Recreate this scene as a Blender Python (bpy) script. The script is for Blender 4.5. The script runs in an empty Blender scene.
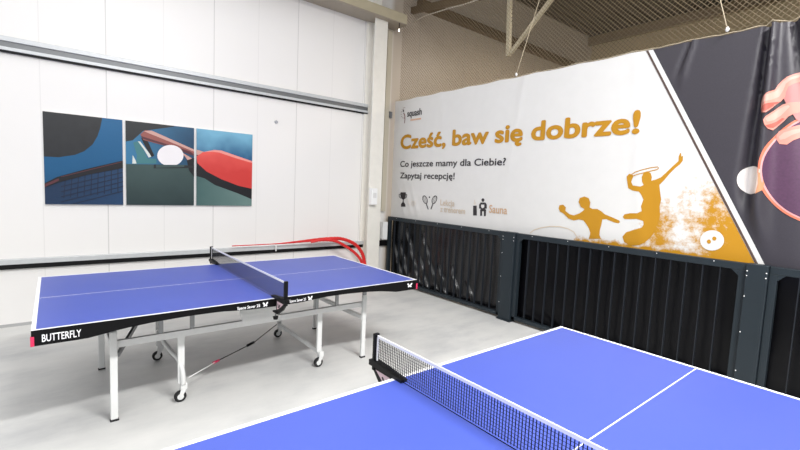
import bpy, bmesh, math
from mathutils import Vector, Matrix

C = bpy.context.scene.collection
# ------------------------------------------------------------------ camera
CH = 1.6096
R_ = Vector((0.62605774, 0.77852614, 0.04414473))
U_ = Vector((-0.09528413, 0.02019011, 0.99524534))
F_ = Vector((-0.77393323, 0.62728735, -0.08682136))
FPX = 429.14
cam_d = bpy.data.cameras.new('camera'); cam = bpy.data.objects.new('camera', cam_d); C.objects.link(cam)
M = Matrix((R_, U_, -F_)).transposed().to_4x4(); M.translation = Vector((0, 0, CH))
cam.matrix_world = M
cam_d.sensor_width = 36; cam_d.lens = FPX * 36 / 800; cam_d.clip_start = .02
bpy.context.scene.camera = cam

def at(px, py, axis, c):
    """measured photo point -> point of the plane axis = c"""
    d = F_ + R_ * ((px - 400) / FPX) + U_ * ((225 - py) / FPX)
    o = Vector((0, 0, CH)); t = (c - o[axis]) / d[axis]
    return o + d * t

# ------------------------------------------------------------------ materials
def s2l(c):
    return tuple(((v / 255 + .055) / 1.055) ** 2.4 if v > 10 else v / 255 / 12.92 for v in c)
MATS = {}
def mat(name, rgb, rough=.5, metal=0, var=0, vscale=8, bump=0, bscale=60, spec=.5, coat=0, sheen=0):
    if name in MATS: return MATS[name]
    m = bpy.data.materials.new(name); m.use_nodes = True; MATS[name] = m
    nt = m.node_tree; b = nt.nodes['Principled BSDF']
    col = s2l(rgb)
    b.inputs['Base Color'].default_value = (*col, 1)
    b.inputs['Roughness'].default_value = rough; b.inputs['Metallic'].default_value = metal
    b.inputs['Specular IOR Level'].default_value = spec
    b.inputs['Coat Weight'].default_value = coat
    tc = nt.nodes.new('ShaderNodeTexCoord')
    n = nt.nodes.new('ShaderNodeTexNoise'); n.inputs['Scale'].default_value = vscale; n.inputs['Detail'].default_value = 5
    nt.links.new(tc.outputs['Object'], n.inputs['Vector'])
    r = nt.nodes.new('ShaderNodeMix'); r.data_type = 'RGBA'
    v = max(var, .015)
    r.inputs[6].default_value = (*[x * (1 - v) for x in col], 1); r.inputs[7].default_value = (*[min(1, x * (1 + v)) for x in col], 1)
    mr = nt.nodes.new('ShaderNodeMapRange'); mr.inputs[1].default_value = .3; mr.inputs[2].default_value = .7
    nt.links.new(n.outputs['Fac'], mr.inputs[0]); nt.links.new(mr.outputs[0], r.inputs[0])
    nt.links.new(r.outputs[2], b.inputs['Base Color'])
    if bump:
        n2 = nt.nodes.new('ShaderNodeTexNoise'); n2.inputs['Scale'].default_value = bscale; n2.inputs['Detail'].default_value = 3
        nt.links.new(tc.outputs['Object'], n2.inputs['Vector'])
        bp = nt.nodes.new('ShaderNodeBump'); bp.inputs['Strength'].default_value = bump; bp.inputs['Distance'].default_value = .01
        nt.links.new(n2.outputs['Fac'], bp.inputs['Height']); nt.links.new(bp.outputs[0], b.inputs['Normal'])
    return m

def math_node(nt, op, a, b=None, c=None):
    n = nt.nodes.new('ShaderNodeMath'); n.operation = op
    for i, v in enumerate((a, b, c)):
        if v is None: continue
        if isinstance(v, (int, float)): n.inputs[i].default_value = v
        else: nt.links.new(v, n.inputs[i])
    return n.outputs[0]

def wall_material():
    m = bpy.data.materials.new('white sandwich panel'); m.use_nodes = True
    nt = m.node_tree; b = nt.nodes['Principled BSDF']
    g = nt.nodes.new('ShaderNodeNewGeometry'); s = nt.nodes.new('ShaderNodeSeparateXYZ')
    nt.links.new(g.outputs['Position'], s.inputs[0]); Y = s.outputs[1]
    # panel joint every 1.13 m
    f = math_node(nt, 'FRACT', math_node(nt, 'DIVIDE', math_node(nt, 'ADD', Y, 10.82), 1.13))
    d = math_node(nt, 'MINIMUM', f, math_node(nt, 'SUBTRACT', 1.0, f))
    seam = math_node(nt, 'LESS_THAN', d, .0042)
    f2 = math_node(nt, 'FRACT', math_node(nt, 'ADD', f, .5))
    d2 = math_node(nt, 'MINIMUM', f2, math_node(nt, 'SUBTRACT', 1.0, f2))
    seam2 = math_node(nt, 'MULTIPLY', math_node(nt, 'LESS_THAN', d2, .0042), .12)
    k = math_node(nt, 'MAXIMUM', math_node(nt, 'MULTIPLY', seam, .42), seam2)
    mx = nt.nodes.new('ShaderNodeMix'); mx.data_type = 'RGBA'
    # warmer, greyer colour toward the corner and in the hall beyond
    mx2 = nt.nodes.new('ShaderNodeMix'); mx2.data_type = 'RGBA'
    mr = nt.nodes.new('ShaderNodeMapRange'); mr.inputs[1].default_value = 4.35; mr.inputs[2].default_value = 4.45
    nt.links.new(Y, mr.inputs[0]); nt.links.new(mr.outputs[0], mx2.inputs[0])
    mx2.inputs[6].default_value = (*s2l((240, 238, 236)), 1); mx2.inputs[7].default_value = (*s2l((194, 182, 168)), 1)
    nt.links.new(mx2.outputs[2], mx.inputs[6]); mx.inputs[7].default_value = (*s2l((150, 148, 146)), 1)
    nt.links.new(k, mx.inputs[0]); nt.links.new(mx.outputs[2], b.inputs['Base Color'])
    w = math_node(nt, 'SINE', math_node(nt, 'MULTIPLY', Y, 2 * math.pi / .075))
    bp = nt.nodes.new('ShaderNodeBump'); bp.inputs['Strength'].default_value = .06; bp.inputs['Distance'].default_value = .004
    h = math_node(nt, 'SUBTRACT', math_node(nt, 'MULTIPLY', w, .3), math_node(nt, 'MULTIPLY', seam, 1.0))
    nt.links.new(h, bp.inputs['Height']); nt.links.new(bp.outputs[0], b.inputs['Normal'])
    b.inputs['Roughness'].default_value = .38
    return m

def floor_material():
    m = bpy.data.materials.new('grey power floated concrete'); m.use_nodes = True
    nt = m.node_tree; b = nt.nodes['Principled BSDF']
    tc = nt.nodes.new('ShaderNodeTexCoord')
    mp = nt.nodes.new('ShaderNodeMapping'); mp.inputs['Scale'].default_value = (1, .45, 1)
    nt.links.new(tc.outputs['Object'], mp.inputs[0])
    n = nt.nodes.new('ShaderNodeTexNoise'); n.inputs['Scale'].default_value = 1.6; n.inputs['Detail'].default_value = 8; n.inputs['Roughness'].default_value = .62
    nt.links.new(mp.outputs[0], n.inputs['Vector'])
    r = nt.nodes.new('ShaderNodeValToRGB')
    e = r.color_ramp.elements
    e[0].position = .3; e[0].color = (*s2l((182, 183, 184)), 1)
    e[1].position = .72; e[1].color = (*s2l((228, 227, 224)), 1)
    x = e.new(.5); x.color = (*s2l((212, 212, 210)), 1)
    nt.links.new(n.outputs['Fac'], r.inputs[0]); nt.links.new(r.outputs[0], b.inputs['Base Color'])
    mr = nt.nodes.new('ShaderNodeMapRange'); mr.inputs[3].default_value = .34; mr.inputs[4].default_value = .6
    nt.links.new(n.outputs['Fac'], mr.inputs[0]); nt.links.new(mr.outputs[0], b.inputs['Roughness'])
    n2 = nt.nodes.new('ShaderNodeTexNoise'); n2.inputs['Scale'].default_value = 40
    nt.links.new(tc.outputs['Object'], n2.inputs['Vector'])
    bp = nt.nodes.new('ShaderNodeBump'); bp.inputs['Strength'].default_value = .05; bp.inputs['Distance'].default_value = .01
    nt.links.new(n2.outputs['Fac'], bp.inputs['Height']); nt.links.new(bp.outputs[0], b.inputs['Normal'])
    return m

def splash_material():
    """gold ink broken up by noise over the white banner; 'cover' is the ink density"""
    m = bpy.data.materials.new('gold ink splash'); m.use_nodes = True
    nt = m.node_tree; b = nt.nodes['Principled BSDF']
    a = nt.nodes.new('ShaderNodeAttribute'); a.attribute_name = 'cover'
    tc = nt.nodes.new('ShaderNodeTexCoord')
    n = nt.nodes.new('ShaderNodeTexNoise'); n.inputs['Scale'].default_value = 7; n.inputs['Detail'].default_value = 9; n.inputs['Roughness'].default_value = .76
    nt.links.new(tc.outputs['Object'], n.inputs['Vector'])
    s = math_node(nt, 'ADD', n.outputs['Fac'], math_node(nt, 'SUBTRACT', a.outputs['Fac'], 1.0))
    mr = nt.nodes.new('ShaderNodeMapRange'); mr.inputs[1].default_value = -.06; mr.inputs[2].default_value = .12
    nt.links.new(s, mr.inputs[0])
    mx = nt.nodes.new('ShaderNodeMix'); mx.data_type = 'RGBA'
    mx.inputs[6].default_value = (*s2l(WHITE), 1); mx.inputs[7].default_value = (*s2l(GOLD), 1)
    nt.links.new(mr.outputs[0], mx.inputs[0]); nt.links.new(mx.outputs[2], b.inputs['Base Color'])
    b.inputs['Roughness'].default_value = .5
    return m

WHITE = (221, 220, 218); GOLD = (188, 134, 14)
m_blue = mat('blue table surface', (70, 88, 178), .42, var=.02, vscale=3)
m_line = mat('white line paint', (245, 245, 248), .5)
m_black = mat('black steel', (10, 10, 12), .5, spec=.25)
m_edge = mat('black lacquered apron', (8, 8, 10), .5, spec=.2)
m_silver = mat('silver grey powder coat', (226, 227, 226), .35, var=.02)
m_steel = mat('bare grey steel', (150, 152, 154), .35, metal=.7)
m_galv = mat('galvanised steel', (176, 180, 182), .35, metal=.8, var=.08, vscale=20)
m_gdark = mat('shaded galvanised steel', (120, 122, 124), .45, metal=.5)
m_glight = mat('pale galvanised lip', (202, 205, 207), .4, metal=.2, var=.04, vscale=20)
m_rubber = mat('black rubber', (22, 22, 24), .7)
m_pink = mat('crimson plastic', (214, 46, 92), .45)
m_label = mat('pale pink sticker', (224, 196, 206), .5)
m_tape = mat('white net tape', (240, 240, 242), .7)
m_cord = mat('black net cord', (18, 20, 30), .7)
m_cream = mat('cream painted steel', (236, 233, 225), .45, var=.03)
m_tan = mat('tan painted steel', (186, 176, 150), .5, var=.05)
m_dbrown = mat('dark brown steel', (104, 86, 62), .6, var=.08)
m_fence = mat('anthracite steel', (36, 44, 50), .42, var=.06, spec=.3)
m_slat = mat('dark anthracite slat', (34, 38, 44), .4, var=.06, spec=.3)
m_sheet = mat('black plastic film', (8, 8, 12), .3, var=.1, spec=.2)
m_red = mat('red conduit', (214, 34, 34), .4)
m_white = mat('white plastic', (244, 244, 244), .4)
m_banner = mat('white vinyl', WHITE, .45, var=.01)
m_dark = mat('charcoal print', (57, 54, 61), .42, var=.1, vscale=120)
m_text = mat('black print', (44, 40, 44), .5)
m_gold = mat('gold print', GOLD, .5)
m_beige = mat('faded beige print', (214, 198, 178), .5)
m_roof = mat('brown roof sheeting', (58, 48, 34), .7, var=.12, vscale=2)

# ------------------------------------------------------------------ mesh helpers
class MB:
    def __init__(s): s.bm = bmesh.new(); s.mats = []
    def mi(s, m):
        if m not in s.mats: s.mats.append(m)
        return s.mats.index(m)
    def box(s, x0, x1, y0, y1, z0, z1, m, bev=0):
        r = bmesh.ops.create_cube(s.bm, size=1)
        vs = r['verts']
        for v in vs:
            v.co = Vector(((x0 + x1) / 2 + v.co.x * (x1 - x0), (y0 + y1) / 2 + v.co.y * (y1 - y0), (z0 + z1) / 2 + v.co.z * (z1 - z0)))
        fs = {f for v in vs for f in v.link_faces}
        for f in fs: f.material_index = s.mi(m)
        if bev:
            es = list({e for v in vs for e in v.link_edges})
            bmesh.ops.bevel(s.bm, geom=es, offset=bev, segments=2, affect='EDGES', profile=.5)
        return s
    def bar(s, a, b, w, h, m, up=(0, 0, 1)):
        """rectangular bar from a to b"""
        a = Vector(a); b = Vector(b); d = (b - a); L = d.length; d.normalize()
        up = Vector(up)
        if abs(d.dot(up)) > .98: up = Vector((0, 1, 0))
        sx = d.cross(up).normalized(); sz = sx.cross(d)
        r = bmesh.ops.create_cube(s.bm, size=1)
        for v in r['verts']:
            c = v.co.copy(); v.co = (a + b) / 2 + d * c.y * L + sx * c.x * w + sz * c.z * h
        for f in {f for v in r['verts'] for f in v.link_faces}: f.material_index = s.mi(m)
        return s
    def tube(s, pts, r, m, n=10, caps=True, smooth=True):
        pts = [Vector(p) for p in pts]; rings = []
        prev = None
        for i, p in enumerate(pts):
            t = (pts[min(i + 1, len(pts) - 1)] - pts[max(i - 1, 0)]).normalized()
            if prev is None:
                ref = Vector((0, 0, 1)) if abs(t.z) < .9 else Vector((1, 0, 0))
                x = t.cross(ref).normalized()
            else:
                x = (prev - t * prev.dot(t)).normalized()
            prev = x; y = t.cross(x)
            rr = r[i] if isinstance(r, (list, tuple)) else r
            rings.append([s.bm.verts.new(p + (x * math.cos(2 * math.pi * k / n) + y * math.sin(2 * math.pi * k / n)) * rr) for k in range(n)])
        k_ = s.mi(m)
        for a, b in zip(rings, rings[1:]):
            for k in range(n):
                f = s.bm.faces.new((a[k], a[(k + 1) % n], b[(k + 1) % n], b[k])); f.material_index = k_; f.smooth = smooth
        if caps:
            for q in (rings[0][::-1], rings[-1]):
                f = s.bm.faces.new(q); f.material_index = k_
        return s
    def prism(s, poly, d, m):
        """poly: list of 3D points (planar), extruded by vector d"""
        poly = [Vector(p) for p in poly]; d = Vector(d); k_ = s.mi(m)
        a = [s.bm.verts.new(p) for p in poly]; b = [s.bm.verts.new(p + d) for p in poly]
        n = len(poly); new = []
        for i in range(n):
            new.append(s.bm.faces.new((a[i], a[(i + 1) % n], b[(i + 1) % n], b[i])))
        new.append(s.bm.faces.new(a[::-1])); new.append(s.bm.faces.new(b))
        for f in new: f.material_index = k_; f.normal_update()
        r = bmesh.ops.triangulate(s.bm, faces=new[-2:], quad_method='BEAUTY', ngon_method='EAR_CLIP')
        return s
    def poly(s, pts, m):
        k_ = s.mi(m)
        f = s.bm.faces.new([s.bm.verts.new(Vector(p)) for p in pts]); f.material_index = k_; f.normal_update()
        r = bmesh.ops.triangulate(s.bm, faces=[f], quad_method='BEAUTY', ngon_method='EAR_CLIP')
        for q in r['faces']: q.material_index = k_
        return s
    def build(s, name, parent=None, recalc=True, loc=None):
        if recalc: bmesh.ops.recalc_face_normals(s.bm, faces=s.bm.faces)
        me = bpy.data.meshes.new(name); s.bm.to_mesh(me); s.bm.free()
        for m in s.mats: me.materials.append(m)
        o = bpy.data.objects.new(name, me); C.objects.link(o)
        if parent is not None: o.parent = parent
        if loc is not None:      # put the origin at the thing's own place
            loc = Vector(loc); me.transform(Matrix.Translation(-loc)); o.location = loc
        return o

def tag(o, label, cat, group=None, kind=None):
    if label: o['label'] = label
    if cat: o['category'] = cat
    if group: o['group'] = group
    if kind: o['kind'] = kind
    return o
def thing(name, loc, label, cat, group=None):
    o = bpy.data.objects.new(name, None); C.objects.link(o); o.location = loc; o.empty_display_size = .1
    return tag(o, label, cat, group)
def struct(o): o['kind'] = 'structure'; return o
def copy_tree(o, parent=None):
    c = o.copy(); C.objects.link(c)
    if parent is not None: c.parent = parent
    for ch in list(o.children): copy_tree(ch, c)
    return c
def smooth_path(pts, k=8):
    pts = [Vector(p) for p in pts]; out = []
    P = [pts[0]] + pts + [pts[-1]]
    for i in range(1, len(P) - 2):
        for j in range(k):
            t = j / k; a, b, c, d = P[i - 1], P[i], P[i + 1], P[i + 2]
            out.append(.5 * ((2 * b) + (-a + c) * t + (2 * a - 5 * b + 4 * c - d) * t * t + (-a + 3 * b - 3 * c + d) * t ** 3))
    out.append(pts[-1]); return out

_dg = bpy.context.evaluated_depsgraph_get
WORDS = {}
ACC = {'ś': 's', 'ć': 'c', 'ę': 'e'}
def glyphs(body, bold=0.0, spacing=1.0, shear=0):
    """2D triangles (list of verts, faces) of a text with cap height measured on H"""
    def mk(t):
        cu = bpy.data.curves.new('tmp', 'FONT'); cu.body = t; cu.offset = bold; cu.space_character = spacing; cu.shear = shear
        cu.resolution_u = 4; cu.fill_mode = 'FRONT' if hasattr(cu, 'fill_mode') else cu.fill_mode
        o = bpy.data.objects.new('tmp', cu); C.objects.link(o)
        dg = _dg(); dg.update(); me = bpy.data.meshes.new_from_object(o.evaluated_get(dg))
        r = ([v.co.copy() for v in me.vertices], [tuple(p.vertices) for p in me.polygons])
        bpy.data.objects.remove(o); bpy.data.curves.remove(cu); bpy.data.meshes.remove(me)
        return r
    plain = ''.join(ACC.get(c, c) for c in body)
    v, f = mk(plain); hv, _ = mk('H')
    for i, c in enumerate(body):          # accents drawn over the plain letter
        if c not in ACC: continue
        gv, _ = mk(ACC[c]); gw = max(p.x for p in gv) - min(p.x for p in gv)
        pv, _ = mk(plain[:i + 1]); xr = max(p.x for p in pv); top = max(p.y for p in gv)
        if c == 'ę':
            P = [(xr - .17, .03), (xr - .06, .05), (xr - .13, -.06), (xr - .13, -.11), (xr - .03, -.10), (xr - .03, -.155), (xr - .13, -.18), (xr - .20, -.14), (xr - .21, -.07)]
            Q = [(0, 1, 2, 8), (2, 3, 7, 8), (3, 4, 5, 6), (3, 6, 7)]
        else:
            m_ = xr - gw * .5
            P = [(m_ - .06, top + .05), (m_ + .02, top + .05), (m_ + .12, top + .20), (m_ + .01, top + .20)]; Q = [(0, 1, 2, 3)]
        n0 = len(v); v += [Vector((a, b, 0)) for a, b in P]; f += [tuple(n0 + k for k in q) for q in Q]
    y0 = min(p.y for p in hv); cap = max(p.y for p in hv) - y0
    x0 = min(p.x for p in v); w = max(p.x for p in v) - x0
    cuts = [-9]
    for i, c in enumerate(body):
        if c == ' ':
            a, _ = mk(plain[:i]); cuts.append((max(p.x for p in a) - x0) / w + .004)
    cuts.append(9); WORDS[body] = list(zip(cuts, cuts[1:]))
    return [((p.x - x0) / w, (p.y - y0) / cap) for p in v], f
def text_into(mb, body, fn, m, bold=0.0, spacing=1.0, shear=0, wide=0, nrm=(0, -1, 0), only=(-9, 9)):
    """fn maps (u in 0..1 along the line, v in cap heights) to 3D"""
    v, f = glyphs(body, 0, spacing, shear); k_ = mb.mi(m)
    w = wide if wide else 1.0 / (.62 * len(body))      # one cap height in units of u
    f = [q for q in f if only[0] < sum(v[i][0] for i in q) / len(q) <= only[1]]
    used = sorted({i for q in f for i in q}); re = {o_: n_ for n_, o_ in enumerate(used)}
    v = [v[i] for i in used]; f = [[re[i] for i in q] for q in f]
    offs = [(0, 0)] if not bold else [(bold * math.cos(math.pi / 4 * i), bold * math.sin(math.pi / 4 * i)) for i in range(8)] + [(0, 0)]
    for li, (dx, dy) in enumerate(offs):
        vs = [mb.bm.verts.new(fn(a + dx * w, b + dy) + Vector(nrm) * (li * .00025)) for a, b in v]
        for q in f:
            try: mb.bm.faces.new([vs[i] for i in q]).material_index = k_
            except ValueError: pass
def dice(bm, axis_vals):
    for ax, vals in axis_vals:
        no = Vector((0, 0, 0)); no[ax] = 1
        for c in vals:
            co = Vector((0, 0, 0)); co[ax] = c
            bmesh.ops.bisect_plane(bm, geom=bm.verts[:] + bm.edges[:] + bm.faces[:], plane_co=co, plane_no=no, dist=1e-6)

# ================================================================== SETTING
WX = -5.851                       # left wall plane
mw = wall_material()
struct(MB().box(WX - .12, WX, -3.2, 11, 0, 6, mw).build('wall_left'))
struct(MB().box(-6, 4.5, -3.2, 11, -.1, 0, floor_material()).build('floor'))
m_far = mat('tan far wall panel', (196, 180, 146), .6, var=.04)
struct(MB().box(WX, 4.5, 10.8, 10.95, 0, 6, m_far).build('wall_far'))
rf = MB().box(-6, 4.5, 1.5, 11, 5.62, 5.75, m_roof)
for i in range(52):               # trapezoid ribs of the roof sheeting
    x = -5.8 + i * .2
    rf.box(x, x + .06, 1.5, 10.8, 5.575, 5.62, m_roof)
struct(rf.build('ceiling'))
# wall girts (C rails) as trims
def girt(zc, h, y0, y1, name):
    g = MB()
    if h > .12:
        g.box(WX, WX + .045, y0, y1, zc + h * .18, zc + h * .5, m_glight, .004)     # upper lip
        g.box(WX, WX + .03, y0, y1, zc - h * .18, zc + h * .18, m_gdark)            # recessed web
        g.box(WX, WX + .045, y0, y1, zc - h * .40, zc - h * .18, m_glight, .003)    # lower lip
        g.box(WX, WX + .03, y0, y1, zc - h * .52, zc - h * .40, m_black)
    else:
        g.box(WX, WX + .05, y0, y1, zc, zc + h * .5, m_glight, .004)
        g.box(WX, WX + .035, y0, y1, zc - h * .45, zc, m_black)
    return struct(g.build(name))
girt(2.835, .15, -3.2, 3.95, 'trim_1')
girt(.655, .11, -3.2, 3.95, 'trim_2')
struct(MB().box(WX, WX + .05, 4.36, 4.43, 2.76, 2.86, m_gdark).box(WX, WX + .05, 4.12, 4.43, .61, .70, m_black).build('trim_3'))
struct(MB().box(WX, WX + .12, 4.9, 10.8, 4.66, 4.80, m_dbrown).build('trim_4'))
# thin line of the sheet flashing at the wall foot
struct(MB().box(WX, WX + .006, -3.2, 4.4, 0, .03, mat('grey flashing', (176, 176, 176), .5)).build('baseboard_left'))

# steel column on the wall: H section, flange to the room
col = thing('steel_column', (WX + .12, 4.01, 0), 'cream painted steel column standing against the white wall at the corner', 'column')
o = MB().box(-.1, .1, -.012, .012, 0, 5.55, m_cream).build('web', col)
MB().box(.1, .12, -.12, .12, 0, 4.2, m_cream, .003).build('flange', col)
MB().box(-.115, -.095, -.12, .12, 0, 4.2, m_cream, .003).build('flange', col)
MB().box(-.115, -.07, .27, .36, 1.2, 4.15, mat('beige steel strip', (196, 188, 170), .5)).build('corner_strip', col)
MB().box(-.11, .2, -.2, .2, 0, .02, m_cream).build('base_plate', col)

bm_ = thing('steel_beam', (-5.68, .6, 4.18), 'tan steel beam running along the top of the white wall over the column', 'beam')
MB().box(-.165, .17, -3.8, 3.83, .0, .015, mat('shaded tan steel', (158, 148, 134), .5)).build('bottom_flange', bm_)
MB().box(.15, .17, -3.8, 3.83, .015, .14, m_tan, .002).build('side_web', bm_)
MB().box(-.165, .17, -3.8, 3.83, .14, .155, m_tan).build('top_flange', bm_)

lamp = thing('spot_light', (-5.52, 4.28, 4.06), 'small bright spot lamp at the head of the cream column', 'lamp')
MB().tube([(0, 0, .12), (0, 0, .03)], .006, m_black).build('stem', lamp)
em = mat('lit lamp glass', (255, 246, 230), .3); em.node_tree.nodes['Principled BSDF'].inputs['Emission Color'].default_value = (1, .93, .82, 1)
em.node_tree.nodes['Principled BSDF'].inputs['Emission Strength'].default_value = 3
MB().tube([(0, 0, .03), (0, 0, -.01)], [.008, .011], em).build('bulb', lamp)

sw = thing('switch_box', (-5.572, 3.945, 1.45), 'white switch box mounted at the left side of the column', 'switch')
MB().box(-.04, .04, -.055, .055, -.13, .13, m_white, .008).build('housing', sw)
MB().box(.04, .046, -.03, .03, -.02, .06, mat('pale grey plastic', (222, 222, 222), .4), .002).build('rocker', sw)
jb = thing('junction_box', (-5.79, 4.355, .87), 'white junction box in the corner between column and dark fence', 'box')
MB().box(-.04, .03, -.05, .05, -.15, .15, m_white, .006).build('housing', jb)
MB().box(.03, .036, -.04, .04, -.14, .14, m_white, .002).build('cover', jb)
kn = MB(); kn.tube([(WX, 2.437, 2.443), (WX + .015, 2.437, 2.443), (WX + .02, 2.437, 2.443)], [.022, .022, .014], mat('grey cap', (176, 178, 184), .4), 14)
tag(kn.build('wall_anchor', loc=(WX, 2.437, 2.443)), 'small round grey cap on the white wall above the right picture', 'cap')
cl = MB(); cl.box(WX + .1, WX + .112, 2.42, 2.432, .64, .76, m_white)
tag(cl.build('cable_tie', loc=(WX + .1, 2.42, .64)), 'white cable tie hanging over the lower wall rail', 'cable tie')

# red conduits over the lower rail
def conduit(pts, r, label):
    path = smooth_path(pts, 10); b = MB(); L = []
    for i, p in enumerate(path): L.append(r * (.25 + .75 * min(1, max(0, (p.y - 2.4) / .7))) * (1 + .08 * math.sin(i * 2.4)))
    b.tube(path, L, m_red, 10)
    tag(b.build('conduit', loc=pts[-1]), label, 'conduit', 'red conduits curving down from the wall rail')
def hose(pp, x0, x1):
    n = len(pp); P = []
    for i, q in enumerate(pp): P.append(at(q[0], q[1], 0, x0 + (x1 - x0) * i / (n - 1)))
    e = P[-1].copy(); P += [Vector((e.x + .01, e.y + .02, .25)), Vector((e.x + .01, e.y + .02, .02))]
    return P
conduit(hose([(311, 242), (322, 240), (335, 241), (346, 246.5), (356, 254), (361.5, 262)], -5.66, -5.54), .022, 'shorter red conduit curving down inside the arch of the other one')
conduit(hose([(232, 246), (280, 243.5), (310, 240.5), (332, 238.6), (343, 239.2), (354.5, 244), (362, 253), (364.5, 263)], -5.74, -5.60), .027, 'long red conduit lying on the lower rail and arching down beside the column')

# ================================================================== PICTURES
PX = WX + .03
def pic(y0, y1, z0, z1, label):
    t = thing('wall_picture', (WX + .002, (y0 + y1) / 2, z0), label, 'picture', 'square pictures in a row on the white wall')
    return t
def yz(p, off):      # photo point on the picture plane, clipped later
    v = at(p[0], p[1], 0, PX); return [v.y, v.z]
def clip(poly, y0, y1, z0, z1):
    def cut(P, f):
        out = []
        for i in range(len(P)):
            a, b = P[i], P[(i + 1) % len(P)]; fa, fb = f(a), f(b)
            if fa >= 0: out.append(a)
            if (fa >= 0) != (fb >= 0):
                t = fa / (fa - fb); out.append([a[0] + (b[0] - a[0]) * t, a[1] + (b[1] - a[1]) * t])
        return out
    for f in (lambda p: p[0] - y0, lambda p: y1 - p[0], lambda p: p[1] - z0, lambda p: z1 - p[1]):
        poly = cut(poly, f)
        if not poly: return []
    return poly
def grad_mat(name, c0, c1, ax, a, b, rough=.35, noise=.15):
    m = bpy.data.materials.new(name); m.use_nodes = True; nt = m.node_tree; bs = nt.nodes['Principled BSDF']
    g = nt.nodes.new('ShaderNodeNewGeometry'); s = nt.nodes.new('ShaderNodeSeparateXYZ'); nt.links.new(g.outputs['Position'], s.inputs[0])
    n = nt.nodes.new('ShaderNodeTexNoise'); n.inputs['Scale'].default_value = 4; nt.links.new(g.outputs['Position'], n.inputs['Vector'])
    mr = nt.nodes.new('ShaderNodeMapRange'); mr.inputs[1].default_value = a; mr.inputs[2].default_value = b
    v = math_node(nt, 'ADD', s.outputs[ax], math_node(nt, 'MULTIPLY', math_node(nt, 'SUBTRACT', n.outputs['Fac'], .5), noise * 2))
    nt.links.new(v, mr.inputs[0])
    mx = nt.nodes.new('ShaderNodeMix'); mx.data_type = 'RGBA'; mx.inputs[6].default_value = (*s2l(c0), 1); mx.inputs[7].default_value = (*s2l(c1), 1)
    nt.links.new(mr.outputs[0], mx.inputs[0]); nt.links.new(mx.outputs[2], bs.inputs['Base Color']); bs.inputs['Roughness'].default_value = rough
    return m
def layers(t, y0, y1, z0, z1, lay, bg):
    MBx = MB(); lx, ly, lz = t.location
    MBx.box(0, PX - lx, y0 - ly, y1 - ly, 0, z1 - z0, mat('picture edge', (228, 228, 228), .5))
    MBx.build('canvas_board', t)
    a = MB()
    k = .0006
    a.poly([(PX - lx + k, y - ly, z - lz) for y, z in ((y0, z0), (y1, z0), (y1, z1), (y0, z1))], bg)
    for P, m in lay:
        k += .0005
        P = clip([list(p) for p in P], y0, y1, z0, z1)
        if len(P) >= 3: a.poly([(PX - lx + k, y - ly, z - lz) for y, z in P], m)
    o = a.build('printed_image', t, recalc=False)
    for p in o.data.polygons:
        if p.normal.x < 0: p.flip()
    return o
def crop(x0, y0, s, pts): return [(x0 + x / s, y0 + y / s) for x, y in pts]
def Y(pts): return [yz(p, 0) for p in pts]
def ell(cx, cy, rx, ry, n=28, a0=0, a1=360):
    return [(cx + rx * math.cos(math.radians(a0 + (a1 - a0) * i / n)), cy + ry * math.sin(math.radians(a0 + (a1 - a0) * i / n))) for i in range(n if a1 - a0 == 360 else n + 1)]
def strip(pts, w):
    """thin closed outline around a 2D polyline"""
    L, Rr = [], []
    for i, p in enumerate(pts):
        a = pts[max(i - 1, 0)]; b = pts[min(i + 1, len(pts) - 1)]
        dx, dy = b[0] - a[0], b[1] - a[1]; l = math.hypot(dx, dy) or 1
        L.append((p[0] - dy / l * w / 2, p[1] + dx / l * w / 2)); Rr.append((p[0] + dy / l * w / 2, p[1] - dx / l * w / 2))
    return L + Rr[::-1]

Z0, Z1 = 1.272, 2.230
m_pblue = grad_mat('picture blue', (8, 78, 120), (12, 94, 142), 2, 1.3, 2.2)
m_pnavy = grad_mat('picture navy', (16, 46, 78), (26, 62, 98), 1, 0, .6)
m_pdark = mat('picture dark grey', (36, 38, 41), .35, var=.15, vscale=10)
m_pblk = mat('picture black', (18, 18, 24), .35)
m_pgrid = mat('picture net blue', (18, 34, 60), .35)
m_pmar = mat('picture maroon', (88, 44, 52), .35)
# 1: dark blade over blue with a net
t = pic(-.07, .622, Z0, Z1, 'left picture of the row: dark round blade over blue with a net')
K = lambda pts: Y(crop(40, 105, 4.29, pts))
lay = [(K([(0, 0), (268, 0), (266, 60), (258, 100), (246, 135), (225, 170), (190, 198), (150, 214), (80, 224), (0, 220)]), m_pdark),
       (K([(0, 345), (80, 325), (200, 292), (365, 255), (365, 460), (0, 460)]), m_pnavy)]
for i in range(9):
    x = 110 + i * 28
    lay.append((K(strip([(x, 300 + 0 - i * 4), (x - 8 + i, 400 - i * 3)], 4)), m_pgrid))
for i in range(5):
    lay.append((K(strip([(90, 350 + i * 22 - 0), (360, 288 + i * 20)], 3.5)), m_pgrid))
lay += [(K([(0, 345), (75, 308), (200, 274), (365, 236), (365, 268), (200, 300), (80, 332), (0, 362)]), m_pblk),
        (K([(10, 344), (80, 314), (82, 324), (12, 356)]), m_pmar),
        (K(strip([(90, 308), (350, 244)], 3)), m_pmar)]
layers(t, -.07, .622, Z0, Z1, lay, m_pblue)
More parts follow.
